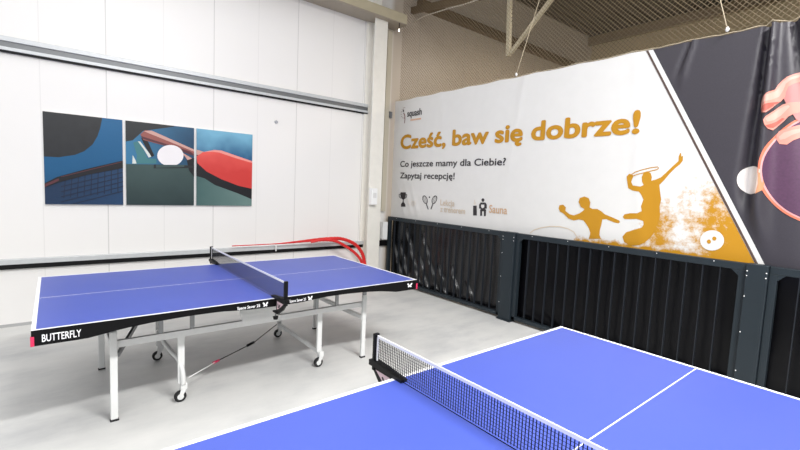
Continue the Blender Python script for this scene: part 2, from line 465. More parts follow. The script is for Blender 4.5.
# 2: ball, handle and box
t = pic(.652, 1.372, Z0, Z1, 'middle picture of the row: white ball and wooden racket handle over dark green')
K = lambda pts: Y(crop(120, 115, 4.736, pts))
m_pg = grad_mat('picture dark green', (34, 52, 52), (70, 92, 90), 2, 1.25, 2.0)
m_pb2 = grad_mat('picture steel blue', (52, 118, 158), (26, 66, 96), 1, .7, 1.4)
m_wood = mat('picture wood red', (150, 84, 78), .4); m_wood2 = mat('picture wood pale', (206, 160, 150), .4)
m_teal = mat('picture teal', (62, 122, 128), .4); m_pale = mat('picture pale', (214, 220, 214), .4)
lay = [(K([(0, 0), (140, 0), (260, 55), (110, 75), (60, 120), (0, 130)]), m_pdark),
       (K([(38, 232), (352, 238), (352, 460), (0, 460), (20, 232)]), m_pg),
       (K([(62, 130), (84, 124), (110, 160), (130, 205), (172, 208), (172, 230), (76, 230), (80, 190)]), m_teal),
       (K([(84, 124), (96, 126), (150, 196), (136, 202), (112, 162)]), m_pale),
       (K([(60, 190), (74, 215), (78, 230), (58, 230)]), m_pale),
       (K([(100, 110), (128, 116), (162, 192), (150, 200), (120, 150)]), m_pblk),
       (K([(96, 92), (118, 72), (150, 74), (356, 166), (356, 196), (230, 150), (110, 118)]), m_wood),
       (K([(112, 76), (150, 74), (356, 166), (356, 176), (130, 84)]), m_wood2),
       (K([(100, 100), (330, 172), (356, 190), (356, 196), (230, 150), (104, 112)]), m_pmar),
       (K([(290, 175), (356, 215), (356, 240), (330, 226)]), m_wood2),
       (K([(316, 215), (356, 200), (356, 300), (326, 262)]), m_pblk),
       (K(ell(238, 192, 62, 50, 30)), mat('picture ball white', (240, 236, 238), .4)),
       (K([(160, 234), (352, 240), (352, 250), (160, 252)]), m_pdark),
       (K([(170, 236), (304, 236), (304, 246), (170, 250)]), m_pg)]
layers(t, .652, 1.372, Z0, Z1, lay, m_pb2)
# 3: red blade
t = pic(1.400, 2.100, Z0, Z1, 'right picture of the row: red table tennis blade over blue and green')
m_pb3 = grad_mat('picture sky blue', (118, 178, 206), (36, 92, 134), 2, 2.2, 1.9)
m_pg3 = grad_mat('picture sea green', (66, 98, 96), (104, 132, 128), 1, 1.4, 2.0)
m_redp = grad_mat('picture red', (206, 58, 54), (232, 92, 84), 2, 1.7, 2.0)
lay = [(K([(350, 215), (640, 330), (640, 460), (350, 460)]), m_pg3),
       (K([(350, 205), (372, 180), (450, 250), (630, 330), (630, 402), (560, 372), (450, 332), (400, 300), (350, 285)]), m_pblk),
       (K([(350, 160), (402, 176), (392, 196), (350, 184)]), m_wood2),
       (K([(362, 196), (392, 176), (446, 165), (480, 168), (560, 196), (635, 222), (635, 352), (560, 335), (480, 304), (410, 268), (366, 228)]), m_redp),
       (K([(392, 176), (446, 165), (480, 168), (560, 196), (635, 222), (635, 230), (540, 202), (470, 178), (440, 174)]), mat('picture pink', (238, 150, 142), .4))]
layers(t, 1.400, 2.100, Z0, Z1, lay, m_pb3)

# ================================================================== TABLE TENNIS TABLE
def butterfly(mb, fn, m):
    """stylised butterfly mark; fn maps unit square to 3D"""
    W = [(.5, .35), (.42, .62), (.28, .9), (.06, 1.), (.0, .8), (.1, .55), (.3, .42), (.16, .3), (.14, .1), (.3, .02), (.46, .16), (.5, .3)]
    for s in (0, 1):
        mb.poly([fn((1 - u) if s else u, v) for u, v in W], m)

def apron_depth(a):      # a = distance from the table end along the long side
    K = [(0, .087), (.24, .087), (.30, .078), (.42, .060), (.58, .047), (.78, .040), (.98, .041), (1.08, .050), (1.18, .057), (1.37, .058)]
    for (a0, d0), (a1, d1) in zip(K, K[1:]):
        if a <= a1: return d0 + (d1 - d0) * (a - a0) / (a1 - a0)
    return K[-1][1]

def model_words(t, fx, y2, y3, H, sx):
    glyphs('Space Saver 25')
    for wd in WORDS['Space Saver 25']:
        g = MB(); text_into(g, 'Space Saver 25', lambda u, v: Vector((fx, y2 + (y3 - y2) * u, H - .045 + v * .020)), m_line, bold=.03, nrm=(sx, 0, 0), only=wd)
        g.build('lettering', t, recalc=False)
def make_table(loc, label):
    H = .76
    t = thing('table_tennis_table', loc, label, 'table', 'blue table tennis tables')
    for s in (-1, 1):
        b = MB()
        xs = [-.7625, -.7425, -.0026, .0026, .7425, .7625]; ys = [.003, 1.35, 1.37]
        for i in range(5):
            for j in range(2):
                m = m_line if (i in (0, 2, 4) or j == 1) else m_blue
                b.poly([(xs[i], s * ys[j], H), (xs[i + 1], s * ys[j], H), (xs[i + 1], s * ys[j + 1], H), (xs[i], s * ys[j + 1], H)], m)
        b.box(-.7625, .7625, min(s * .003, s * 1.37), max(s * .003, s * 1.37), H - .02, H - .0008, m_edge)
        o = b.build('table_top', t, recalc=True)
        for sx in (-1, 1):
            a = MB(); prof = [(s * (1.37 - k * .05), H - .004) for k in range(28)] + [(s * .004, H - .004)]
            low = [(s * .004, H - apron_depth(1.366))] + [(s * (1.37 - k * .05), H - apron_depth(k * .05)) for k in range(27, -1, -1)]
            x = sx * .7635 - (0 if sx > 0 else 0)
            a.prism([(x, y, z) for y, z in prof + low], (-sx * .022, 0, 0), m_edge)
            fx = sx * .7645
            a.build('apron', t)
            g = MB(); ge = MB(); g2 = MB()
            if s < 0:
                y0, y1 = (-1.325, -1.155) if sx > 0 else (-1.155, -1.325)
                text_into(g, 'BUTTERFLY', lambda u, v: Vector((fx, (y0 + (y1 - y0) * u), H - .068 + v * .040)), m_line, bold=.015, nrm=(sx, 0, 0))
                y2, y3 = (-.285, -.125) if sx > 0 else (-.125, -.285)
                model_words(t, fx, y2, y3, H, sx)
                butterfly(ge, lambda u, v: Vector((fx, -.105 + .04 * u, H - .05 + .034 * v)), m_line)
            else:
                y2, y3 = (.10, .235) if sx > 0 else (.235, .10)
                model_words(t, fx, y2, y3, H, sx)
                butterfly(ge, lambda u, v: Vector((fx, .25 + .04 * u, H - .05 + .034 * v)), m_line)
                butterfly(g2, lambda u, v: Vector((fx, 1.25 + .06 * u, H - .062 + .040 * v)), m_line)
                g2.build('emblem', t, recalc=False)
            (g.build('lettering', t, recalc=False) if s < 0 else g.bm.free()); ge.build('emblem', t, recalc=False)
            c = MB().box(min(sx * .742, sx * .768), max(sx * .742, sx * .768), min(s * 1.357, s * 1.374), max(s * 1.357, s * 1.374), H - .088, H - .034, m_pink, .003)
            c = c.build('corner_cap', t)
            c['label'] = 'crimson corner cap'
        MB().box(-.735, .735, min(s * 1.346, s * 1.368), max(s * 1.346, s * 1.368), H - .075, H - .021, m_edge).build('end_apron', t)
        # subframe under the half
        f = MB()
        for sx in (-1, 1):
            f.bar((sx * .46, s * .04, H - .058), (sx * .46, s * 1.335, H - .058), .02, .03, m_steel)
        for y in (.08, .69, 1.30):
            f.bar((-.46, s * y, H - .045), (.46, s * y, H - .045), .03, .02, m_steel)
        for sx in (-.3, 0, .3):
            f.bar((sx, s * .05, H - .03), (sx, s * 1.33, H - .03), .02, .018, m_steel)
        f.build('subframe', t)
    lx = .475
    for sx in (-1, 1):
        # trolley side rail
        MB().bar((sx * .447, -.985, .507), (sx * .447, .985, .507), .026, .046, m_silver).build('side_rail', t)
        for s in (-1, 1):
            l = MB(); x = sx * lx; y = s * .978
            l.box(x - .013, x + .013, y - .021, y + .021, .012, .60, m_silver, .004)
            l.box(x - .010, x + .010, y - .017, y + .017, .60, .688, m_steel)
            lo = l.build('leg', t)
            MB().box(x - .016, x + .016, y - .025, y + .025, 0, .012, m_rubber, .003).build('foot_pad', lo)
            # stubs between rail and top
            for yy in (.50, .70):
                st = MB(); st.box(sx * .447 - .009, sx * .447 + .009, s * yy - .014, s * yy + .014, .525, .69, m_steel)
                st.build('bracket', t)
            # castor leg
            y = s * (.57 if s < 0 else .54)
            il = MB().box(sx * .43 - .014, sx * .43 + .014, y - .022, y + .022, .135, .49, m_silver, .004).build('castor_leg', t)
            k = MB(); cx, cy = sx * (.43 + .01), y + .015
            k.box(cx - .022, cx + .022, cy - .022, cy + .022, .092, .138, m_silver, .004)
            for q in (-1, 1):
                k.prism([(cx + q * .017, cy - .02, .10), (cx + q * .017, cy + .02, .10), (cx + q * .017, cy - .015, .032), (cx + q * .017, cy - .035, .032)], (q * .003, 0, 0), m_silver)
            k.build('castor_fork', t)
            w = MB(); w.tube([(cx - .014, cy - .022, .04), (cx - .011, cy - .022, .04), (cx + .011, cy - .022, .04), (cx + .014, cy - .022, .04)], [.034, .04, .04, .034], m_rubber, 24, smooth=False)
            w.tube([(cx - .0155, cy - .022, .04), (cx + .0155, cy - .022, .04)], .022, m_silver, 16)
            w.build('castor_wheel', t)
        # central hinge plate
        p = MB(); x = sx * .466
        p.prism([(x, -.15, .53), (x, .10, .53), (x, .18, .57), (x, .21, .70), (x, -.14, .70), (x, -.17, .60)], (sx * .02, 0, 0), m_silver)
        p.build('hinge_plate', t)
        kb = MB(); kb.tube([(sx * .487, .13, .675), (sx * .51, .13, .675), (sx * .525, .13, .675)], [.016, .028, .024], m_black, 14)
        kb.box(min(sx * .487, sx * .50), max(sx * .487, sx * .50), .06, .11, .64, .70, m_black, .004)
        kb.build('lock_knob', t)
    # cross bars
    MB().bar((-lx, .965, .385), (lx, .965, .385), .02, .04, m_silver).build('cross_bar', t)
    MB().bar((-lx, -.965, .42), (lx, -.965, .42), .02, .04, m_silver).build('cross_bar', t)
    MB().bar((-.20, -.62, .68), (lx, -.955, .44), .016, .03, m_steel).build('brace', t)
    # axle tubes of the trolley
    MB().tube(smooth_path([(-.44, -.57, .16), (-.40, -.57, .27), (-.28, -.60, .30), (-.09, -.60, .305), (.22, -.60, .315), (.39, -.58, .30), (.455, -.565, .23), (.455, -.56, .13)], 6), .017, m_silver, 12).build('axle_tube', t)
    MB().bar((-.46, .54, .14), (.44, .54, .135), .022, .034, m_silver).build('axle_tube', t)
    r = MB()
    r.tube([(.43, -.52, .16), (.19, -.25, .14)], .004, m_silver, 8)
    r.tube([(.19, -.25, .14), (-.04, .13, .145), (-.40, .50, .15)], .004, m_black, 8)
    r.tube([(.0, .06, .145), (-.05, .135, .145)], .012, m_black, 8)
    r.tube([(.215, -.29, .14), (.18, -.235, .14)], .010, m_pink, 8)
    r.build('lock_rod', t)
    return t

def make_net(loc, label):
    H = .76
    t = thing('table_net', loc, label, 'net', 'nets clamped across the tables')
    X = .905
    n = MB(); pitch = .0128; k = int(2 * X / pitch)
    for i in range(k + 1):
        x = -X + i * 2 * X / k
        n.box(x - .0018, x + .0018, -.0006, .0006, H + .008, H + .142, m_cord)
    for j in range(11):
        z = H + .012 + j * .0126
        n.box(-X, X, -.0006, .0006, z - .0006, z + .0006, m_cord)
    o = n.build('net_mesh', t)
    MB().box(-X, X, -.0025, .0025, H + .138, H + .1525, m_tape, .001).build('top_tape', t)
    for sx in (-1, 1):
        MB().box(min(sx * .9, sx * .907), max(sx * .9, sx * .907), -.003, .003, H + .006, H + .140, m_tape).build('side_tape', t)
        MB().box(min(sx * .908, sx * .926), max(sx * .908, sx * .926), -.014, .014, H - .02, H + .158, m_black, .003).build('post', t)
        c = MB()
        c.prism([(sx * .945, -.018, H + .000), (sx * .945, -.018, H + .026), (sx * .905, -.018, H + .030), (sx * .70, -.018, H + .014), (sx * .70, -.018, H + .002), (sx * .765, -.018, H + .0015)], (0, .036, 0), m_black)
        c.prism([(sx * .94, -.008, H), (sx * .775, -.008, H), (sx * .775, -.008, H - .105), (sx * .80, -.008, H - .105), (sx * .88, -.008, H - .06)], (0, .016, 0), m_black)
        c.box(min(sx * .72, sx * .80), max(sx * .72, sx * .80), -.012, .012, H - .108, H - .098, m_black)
        co = c.build('clamp', t)
        l = MB()
        for q in (-1, 1):
            l.poly([(sx * .90, q * .0088, H - .012), (sx * .79, q * .0088, H - .012), (sx * .79, q * .0088, H - .075), (sx * .83, q * .0088, H - .06)], m_label)
            butterfly(l, lambda u, v: Vector((sx * (.80 + .05 * u), q * .0096, H - .06 + .035 * v)), m_text)
        ll = l.build('sticker', co, recalc=False); ll['label'] = 'pale pink clamp sticker'
        s = MB(); s.tube([(sx * .75, 0, H - .14), (sx * .75, 0, H - .098)], .006, m_steel, 10)
        s.tube([(sx * .75, 0, H - .16), (sx * .75, 0, H - .14)], [.016, .02], m_black, 12)
        s.build('clamp_screw', co)
    return t

T1 = (-3.717, 1.261, 0); T2 = (-.677, 1.178, 0)
tab = make_table(T1, 'blue table tennis table on a wheeled frame beside the white wall with pictures')
tab2 = copy_tree(tab); tab2.location = T2
tab2['label'] = 'nearest blue table tennis table, cut off by the bottom edge of the photo'
net = make_net(T1, 'table tennis net on the table beside the white wall')
net2 = copy_tree(net); net2.location = T2
net2['label'] = 'table tennis net with white top tape on the nearest table'

# ================================================================== FENCE
FY = 4.45
def fence(x0, x1, label, folds):
    t = thing('fence', ((x0 + x1) / 2, FY, 0), label, 'fence', 'dark steel fence panels')
    w = (x1 - x0) / 2
    MB().box(-w, w, -.03, .03, 1.055, 1.115, m_fence, .004).build('top_rail', t)
    MB().box(-w, w, -.03, .03, .03, .075, m_fence, .004).build('bottom_rail', t)
    for s in (-1, 1):
        MB().box(min(s * w, s * (w - .05)), max(s * w, s * (w - .05)), -.03, .03, .03, 1.055, m_fence, .003).build('upright', t)
        g = MB()
        g.prism([(s * (w - .05), -.028, 1.055), (s * (w - .10), -.028, 1.055), (s * (w - .05), -.028, 1.005)], (0, .006, 0), m_fence)
        g.build('corner_gusset', t)
    n = max(2, round((2 * w - .1) / .127)); b = MB()
    for i in range(1, n):
        x = -w + .05 + (2 * w - .1) * i / n
        b.bar((x, -.012, .075), (x, -.012, 1.055), .006, .03, m_slat, up=(0, 1, 0))
    b.build('slats', t)
    k = max(2, int(w / .45))
    for i in range(-k, k + 1):
        x = i * w / (k + .5)
        MB().tube([(x, -.03, 1.10), (x, -.034, 1.10)], .004, m_white, 8).build('screw', t)
    return t
XP = [-5.79, -3.36, -3.175, -.912, -.765, 1.55]
fence(XP[0], XP[1] , 'slatted dark steel fence panel from the corner column to the first post', 1)
fence(XP[2], XP[3], 'slatted dark steel fence panel between the two posts', 0)
fence(XP[4], XP[5], 'slatted dark steel fence panel at the right edge of the photo', 0)
for x0, x1, lab in ((XP[1], XP[2], 'dark steel fence post between left and middle fence panels'), (XP[3], XP[4], 'dark steel fence post right of the middle panel, under the white banner stripe')):
    w = (x1 - x0) / 2
    t = thing('fence_post', ((x0 + x1) / 2, FY - .015, 0), lab, 'post', 'dark steel fence posts')
    MB().box(-w + .002, w - .002, -.045, .04, .012, 1.12, m_fence, .006).build('shaft', t)
    MB().box(-w - .012, w + .012, -.06, .05, 0, .012, m_fence, .003).build('base_plate', t)
    for xx, z in [(-w + .012, z) for z in (.22, .55, .85, 1.02, 1.06)] + [(w - .012, 1.02), (w - .012, 1.06)]:
        MB().tube([(xx, -.045, z), (xx, -.049, z)], .0045, m_white, 8).build('screw', t)

# loose film behind the slats
m_sheet2 = mat('glossy black film', (8, 9, 14), .26, var=.1, spec=.6)
def G(x, c, w): return math.exp(-((x - c) / w) ** 2)
def film(x0, x1, label, seed):
    b = MB(); k_ = b.mi(m_sheet if seed else m_sheet2); nx = int((x1 - x0) / (.01 if seed == 0 else .03)); nz = 104 if seed == 0 else 36; V = {}
    for i in range(nx + 1):
        for j in range(nz + 1):
            x = x0 + (x1 - x0) * i / nx; z = .03 + 1.04 * j / nz
            if seed == 0:
                u = x * .905 + z * .425; d = .012 * math.sin(x * 5 + z * 3)
                for c0, zt, zb_ in ((-4.90, .75, .16), (-4.74, .70, .10), (-4.52, 1.0, .10), (-4.36, .62, .05), (-4.16, .95, .08), (-3.98, .50, .05), (-3.72, .55, .05), (-3.50, .35, .04)):
                    e = min(1, max(0, (zt - z) / .15)) * min(1, max(0, (z - zb_ + .05) / .08))
                    d -= e * .055 * G(u + .010 * math.sin(z * 21 + c0 * 5), c0, .022)
                d *= min(1, (1.09 - z) * 3)
            else:
                d = .006 * math.sin(x * 5 + seed) + .004 * math.sin(x * 11 + z * 7)
                low = max(0, 1 - z / .30)
                d += low * .016 * math.sin(x * 14 + z * 30 + 2 * math.sin(x * 5)) * (1.2 if -3.3 < x < -2.4 else .5)
            V[i, j] = b.bm.verts.new((x, (4.54 if seed == 0 else 4.53) + d * .9, z))
    for i in range(nx):
        for j in range(nz):
            f = b.bm.faces.new((V[i, j], V[i + 1, j], V[i + 1, j + 1], V[i, j + 1])); f.material_index = k_; f.smooth = True
    o = b.build('plastic_sheet', recalc=False, loc=((x0 + x1) / 2, 4.545, .03))
    tag(o, label, 'sheet', 'black plastic sheets behind the fence')
film(-5.80, -3.28, 'black plastic sheet with diagonal wrinkles behind the left fence panel', 0)
film(-3.26, -.86, 'black plastic sheet crumpled at its foot behind the middle fence panel', 2)
film(-.84, 1.6, 'black plastic sheet behind the right fence panel', 5)

# ================================================================== BANNER
BY = 4.515
def stripe_x(z): return -1.876 + (3.046 - z) * (1.013 / 1.924)      # left edge of the slanted stripe
def G(x, c, w): return math.exp(-((x - c) / w) ** 2)
def disp(x, z):
    h = (z - 1.1) / 1.95                         # 0 bottom .. 1 top
    d = .004 * math.sin(x * 2.3 + 1) * (1 - .3 * h)
    d += .007 * G(x + .25 * (1 - h), -3.28, .05) * h + .005 * G(x, -1.98 + .2 * (1 - h), .06)
    d += .007 * G(x - .3 * (1 - h), -4.75, .07) * max(0, h - .4)
    # diagonal drag folds in the lower left corner
    for c0 in (-5.70, -5.52, -5.36):
        d += .011 * G(x, c0 + (1.75 - z) * .42, .045) * max(0, 1 - abs(z - 1.35) / .42)
    # dark side: folds fanning from the hang points
    dk = min(1, max(0, (x - stripe_x(z) - .07) / .12))
    t = 1 - h
    def fold(c, w0, w1, a):        # a crease: raised ridge with a valley left of it
        w = w0 + w1 * t
        return a * (G(x, c + w, w) - 1.0 * G(x, c - w * .6, w * .9))
    d += dk * fold(-.955 - .02 * t, .022, .050, .078) * (1 - .15 * t)
    d += dk * fold(-.80 + .42 * t, .024, .10, .045) * (1 - .5 * t)
    d += dk * fold(-1.51 - .55 * t, .02, .10, .022) * max(0, 1 - 1.6 * t)
    d += dk * fold(-.30 - .1 * t, .03, .08, .03)
    d += dk * fold(.5 + .1 * t, .03, .08, .03)
    return d * min(1, .12 + max(0, z - 1.10) / .16)
X0, X1, ZB, ZT = -5.84, 1.5, 1.085, 3.048
def scallop(x): return ZT - .012 * abs(math.sin((x + .96) * math.pi / .54)) 
XG = [X0 + i * .02 for i in range(1, int((X1 - X0) / .02) + 1)]; ZG = [ZB + j * .06 for j in range(1, 33)]
ban = thing('banner', (X0, BY, ZB), 'large printed banner, white with gold lettering and dark right end, on the fence', 'banner')
def stripe_x_(z): return -1.876 + (3.046 - z) * (1.013 / 1.924)      # left edge of the slanted stripe
def sheet_mesh(poly, m, name, off, fine=True, xz=None):
    b = MB()
    b.poly([(x, 0, z) for x, z in poly], m)
    finish(b, name, off)
def finish(b, name, off, label=None, step=1, parent=None):
    xs = [v.co.x for v in b.bm.verts]; zs = [v.co.z for v in b.bm.verts]
    gx = [g for g in XG[::step] if min(xs) < g < max(xs)]; gz = [g for g in ZG[::step] if min(zs) < g < max(zs)]
    dice(b.bm, ((0, gx), (2, gz)))
    for v in b.bm.verts:
        x, z = v.co.x, v.co.z
        v.co = Vector((x - X0, v.co.y - disp(x, z) - off, z - ZB))
    for f in b.bm.faces:
        f.normal_update()
        if f.normal.y > 0: f.normal_flip()
        f.smooth = True
    bmesh.ops.remove_doubles(b.bm, verts=b.bm.verts, dist=1e-5)
    o = b.build(name, parent or ban, recalc=False)
    if label: o['label'] = label
    return o
top = [(X0 + (X1 - X0) * i / 120, 0) for i in range(121)]
b = MB()
pts = [(X0, ZB), (X1, ZB)] + [(x, scallop(x)) for x, _ in reversed(top)]
xs_t = stripe_x(ZT); xs_b = stripe_x(ZB)
b.poly([(x, 0, z) for x, z in pts], m_banner)
dice(b.bm, ((0, XG), (2, ZG)))
bmesh.ops.bisect_plane(b.bm, geom=b.bm.verts[:] + b.bm.edges[:] + b.bm.faces[:], plane_co=(xs_b + .0, 0, ZB), plane_no=Vector((ZT - ZB, 0, -(xs_t - xs_b))).normalized(), dist=1e-6)
kd = b.mi(m_dark)
for f in b.bm.faces:
    c = f.calc_center_median()
    if c.x > stripe_x(c.z): f.material_index = kd
for v in b.bm.verts: v.co = Vector((v.co.x - X0, -disp(v.co.x, v.co.z), v.co.z - ZB))
for f in b.bm.faces:
    f.normal_update()
    if f.normal.y > 0: f.normal_flip()
    f.smooth = True
b.build('vinyl_sheet', ban, recalc=False)

def decal(polys, name, off=.003, label=None):
    b = MB()
    for k, (P, m) in enumerate(polys): b.poly([(x, -k * .0, z) for x, z in P], m)
    return finish(b, name, off, label)
def BP(pts):
    r = []
    for p in pts:
        v = at(p[0], p[1], 1, BY - .004); r.append((v.x, v.z))
    return r
# slanted stripe: thin dark, white band, thin dark
def sl(a0, a1): return [(stripe_x(ZT - .012) + a0, ZT - .012), (stripe_x(ZT - .012) + a1, ZT - .012), (stripe_x(ZB) + a1, ZB), (stripe_x(ZB) + a0, ZB)]
decal([(sl(-.020, .0), mat('brown print', (84, 66, 60), .5)), (sl(.0, .042), m_banner)], 'slanted_stripe', .004)

# gold splash
msp = splash_material()
b = MB(); sp = [(-2.62, ZB + .02), (-2.62, 1.22), (-2.3, 1.30), (-2.0, 1.62), (-1.9, 2.1), (stripe_x(2.25) - .024, 2.25), (stripe_x(ZB + .02) - .024, ZB + .02)]
b.poly([(x, 0, z) for x, z in sp], msp)
o = finish(b, 'gold_splash', .002, 'gold ink splash breaking up into white')
att = o.data.attributes.new('cover', 'FLOAT', 'POINT')
def cover(x, z):
    e = min(1, max(0, (x + 2.62) / .2)) * min(1, max(0, (2.22 - z) / .25))
    bottom = .74 * max(0, 1 - (z - 1.10) / .16) * (1 if x > -2.5 else .5)
    mid = .60 * G(x, -1.62, .36) * max(0, 1 - max(0, z - 1.35) / 1.0)
    rx = stripe_x(z) - x
    right = .78 * max(0, 1 - max(0, rx - .12) / .95) ** .8 * max(0, 1 - (z - 1.1) / 1.0) ** .5
    return e * max(bottom, mid, right)
for i, v in enumerate(o.data.vertices): att.data[i].value = cover(v.co.x + X0, v.co.z + ZB)

Kp = lambda pts: BP(crop(550, 145, 3.752, pts))
p1 = [(36, 226), (50, 224), (60, 234), (58, 247), (74, 260), (90, 264), (112, 256), (126, 246), (130, 240), (116, 232), (108, 214), (112, 199), (130, 193), (146, 200), (152, 216), (149, 234), (160, 240), (178, 240), (192, 248), (206, 260), (235, 272), (260, 283), (263, 290), (256, 294), (240, 290), (212, 278), (197, 279), (193, 300), (188, 318), (186, 338), (192, 352), (146, 352), (152, 330), (146, 312), (136, 296), (126, 283), (110, 279), (90, 283), (70, 276), (50, 256), (38, 250), (33, 238)]
decal([(Kp(p1), m_gold)], 'player_print', .0045, 'gold silhouette of a table tennis player, left')
p2 = [(288, 118), (298, 108), (311, 112), (313, 119), (305, 138), (311, 152), (340, 156), (352, 150), (346, 138), (345, 120), (352, 104), (366, 98), (378, 106), (382, 120), (380, 134), (398, 129), (415, 122), (435, 104), (462, 78), (482, 60), (483, 42), (488, 30), (492, 31), (492, 44), (499, 40), (498, 58), (488, 72), (470, 86), (448, 108), (428, 132), (410, 150), (413, 178), (417, 205), (411, 230), (413, 262), (410, 280), (400, 300), (398, 318), (380, 344), (356, 366), (335, 376), (300, 377), (278, 364), (272, 344), (285, 328), (312, 319), (345, 310), (352, 298), (350, 285), (325, 277), (300, 278), (280, 278), (273, 270), (280, 260), (300, 256), (328, 256), (345, 248), (342, 230), (351, 205), (342, 185), (334, 175), (310, 171), (294, 162), (290, 140)]
rk = [(299, 116), (320, 102), (350, 92), (385, 84), (404, 82), (408, 86), (402, 92), (370, 100), (330, 110), (304, 119), (299, 116)]
decal([(Kp(p2), m_gold)], 'player_print', .0045, 'gold silhouette of a jumping squash player')
decal([(Kp(strip(rk, 3.2)), m_gold)], 'racket_print', .005, 'thin gold outline of the raised squash racket')
arc = [(530, 233), (534, 230), (540, 228), (550, 226.3), (560, 226.6), (568, 228.6), (574, 232), (577, 237)]
decal([(BP(strip(arc, .9)), m_beige)], 'arc_print', .0045)
decal([(BP(ell(712, 240.4, 12, 10.2)), m_banner)], 'ball_emblem', .0055, 'white ball with two dots on the gold splash')
decal([(BP(ell(708.9, 241.6, 2.1, 2.1, 14)), m_gold), (BP(ell(714.3, 238.6, 2.1, 2.1, 14)), m_gold)], 'ball_dots', .0075)

# photo print of racket, hand and ball on the dark side
m_ball = grad_mat('printed ball', (236, 230, 226), (210, 170, 142), 0, -.98, -.86, .5, .01)
decal([(BP(ell(751.5, 180, 15, 14.2, 36)), m_ball)], 'printed_ball', .005, 'white ball printed on the dark end of the banner')
decal([(BP([(760, 172), (766.5, 180), (764, 190), (757, 194), (760, 184)]), mat('printed tan shade', (206, 142, 104), .5))], 'ball_shade', .0065)
cxr, czr, rr = -.27, 1.87, .66
def circ(r0, sx=.97, n=72): return [(cxr + r0 * sx * math.cos(2 * math.pi * i / n), czr + r0 * math.sin(2 * math.pi * i / n)) for i in range(n)]
# fit: the ring passes the three measured rim points
A, B_, D_ = BP([(760, 165)])[0], BP([(800, 117)])[0], BP([(800, 221)])[0]
def circ3(a, b, c):
    ax, ay = a; bx, by = b; cx, cy = c
    d = 2 * (ax * (by - cy) + bx * (cy - ay) + cx * (ay - by))
    ux = ((ax * ax + ay * ay) * (by - cy) + (bx * bx + by * by) * (cy - ay) + (cx * cx + cy * cy) * (ay - by)) / d
    uy = ((ax * ax + ay * ay) * (cx - bx) + (bx * bx + by * by) * (ax - cx) + (cx * cx + cy * cy) * (bx - ax)) / d
    return ux, uy, math.hypot(ax - ux, ay - uy)
cxr, czr, rr = circ3(A, B_, D_)
def half(r): return [(x, z) for x, z in circ(r, 1.0)]
decal([(half(rr), mat('printed orange rim', (226, 120, 92), .5))], 'racket_rim', .005, 'orange rim of the printed racket')
decal([(half(rr - .016), mat('printed pink rim', (232, 158, 158), .5))], 'racket_edge', .0062, 'pink inner rim of the printed racket')
decal([(half(rr - .028), mat('printed plum rubber', (82, 52, 78), .5, var=.12, vscale=60))], 'racket_face', .0078, 'plum rubber of the printed racket')
m_sk = mat('printed skin', (222, 144, 130), .5, var=.05, vscale=6); m_sk2 = mat('printed skin light', (220, 166, 152), .5)
m_sk3 = mat('printed skin shade', (190, 96, 84), .5)
ext = [(.1, 2.85)]
m_sk = mat('printed skin', (208, 134, 122), .5, var=.05, vscale=6); m_mv = mat('printed skin mauve', (186, 124, 122), .5)
Kh = lambda pts: BP(crop(760, 60, 5.625, pts))
back = Kh([(100, 150), (150, 95), (225, 62)]) + [(-.45, 2.80), (-.1, 2.84), (.25, 2.8), (.42, 2.5), (.42, 2.1), (.2, 1.95), (-.1, 1.98)] + Kh([(225, 350), (200, 330), (150, 250)])
decal([(back, m_mv)], 'printed_hand', .0092, 'hand printed at the right end of the banner')
fa = [(0, 240), (6, 224), (28, 206), (55, 188), (88, 168), (103, 140), (128, 114), (152, 96), (190, 78), (225, 64), (225, 118), (190, 132), (160, 150), (148, 178), (142, 208), (120, 232), (92, 252), (62, 284), (44, 301), (18, 300), (5, 275)]
fb = [(30, 342), (42, 324), (66, 300), (96, 274), (126, 252), (160, 240), (225, 232), (225, 292), (190, 302), (160, 318), (136, 344), (108, 368), (76, 397), (52, 390), (36, 368)]
decal([(Kh(fa), m_sk)], 'printed_finger', .0104, 'index finger printed on the banner')
decal([(Kh(fb), m_sk)], 'printed_finger', .0104)
fc = BP([(776.5, 136), (779, 131.5), (786, 128.5), (800, 124.5)]) + [(-.45, 2.1), (-.45, 2.0)] + BP([(800, 137.5), (793, 140.5), (787, 144.7), (779.5, 144), (777, 140)])
decal([(fc, m_sk)], 'printed_finger', .0118)
decal([(Kh([(12, 284), (24, 262), (60, 246), (96, 236), (112, 236), (86, 254), (58, 280), (40, 294), (20, 294)]), m_sk3)], 'finger_shade', .0114)
decal([(Kh([(42, 372), (66, 362), (96, 346), (126, 326), (140, 330), (112, 356), (78, 384), (54, 384)]), m_sk3)], 'finger_shade', .0114)
decal([(Kh([(8, 236), (30, 212), (60, 196), (96, 174), (110, 150), (130, 124), (156, 104), (196, 88), (225, 76), (225, 92), (180, 108), (146, 134), (132, 170), (110, 206), (70, 228), (30, 244), (12, 252)]), m_sk2),
       (Kh([(42, 336), (70, 308), (104, 280), (134, 262), (160, 254), (168, 262), (146, 286), (120, 312), (80, 340), (50, 352)]), m_sk2),
       (BP([(779, 137), (784, 132.5), (794, 129.5), (800, 128.5), (800, 132), (792, 135), (785, 139), (780, 140)]), m_sk2)], 'finger_light', .0126)

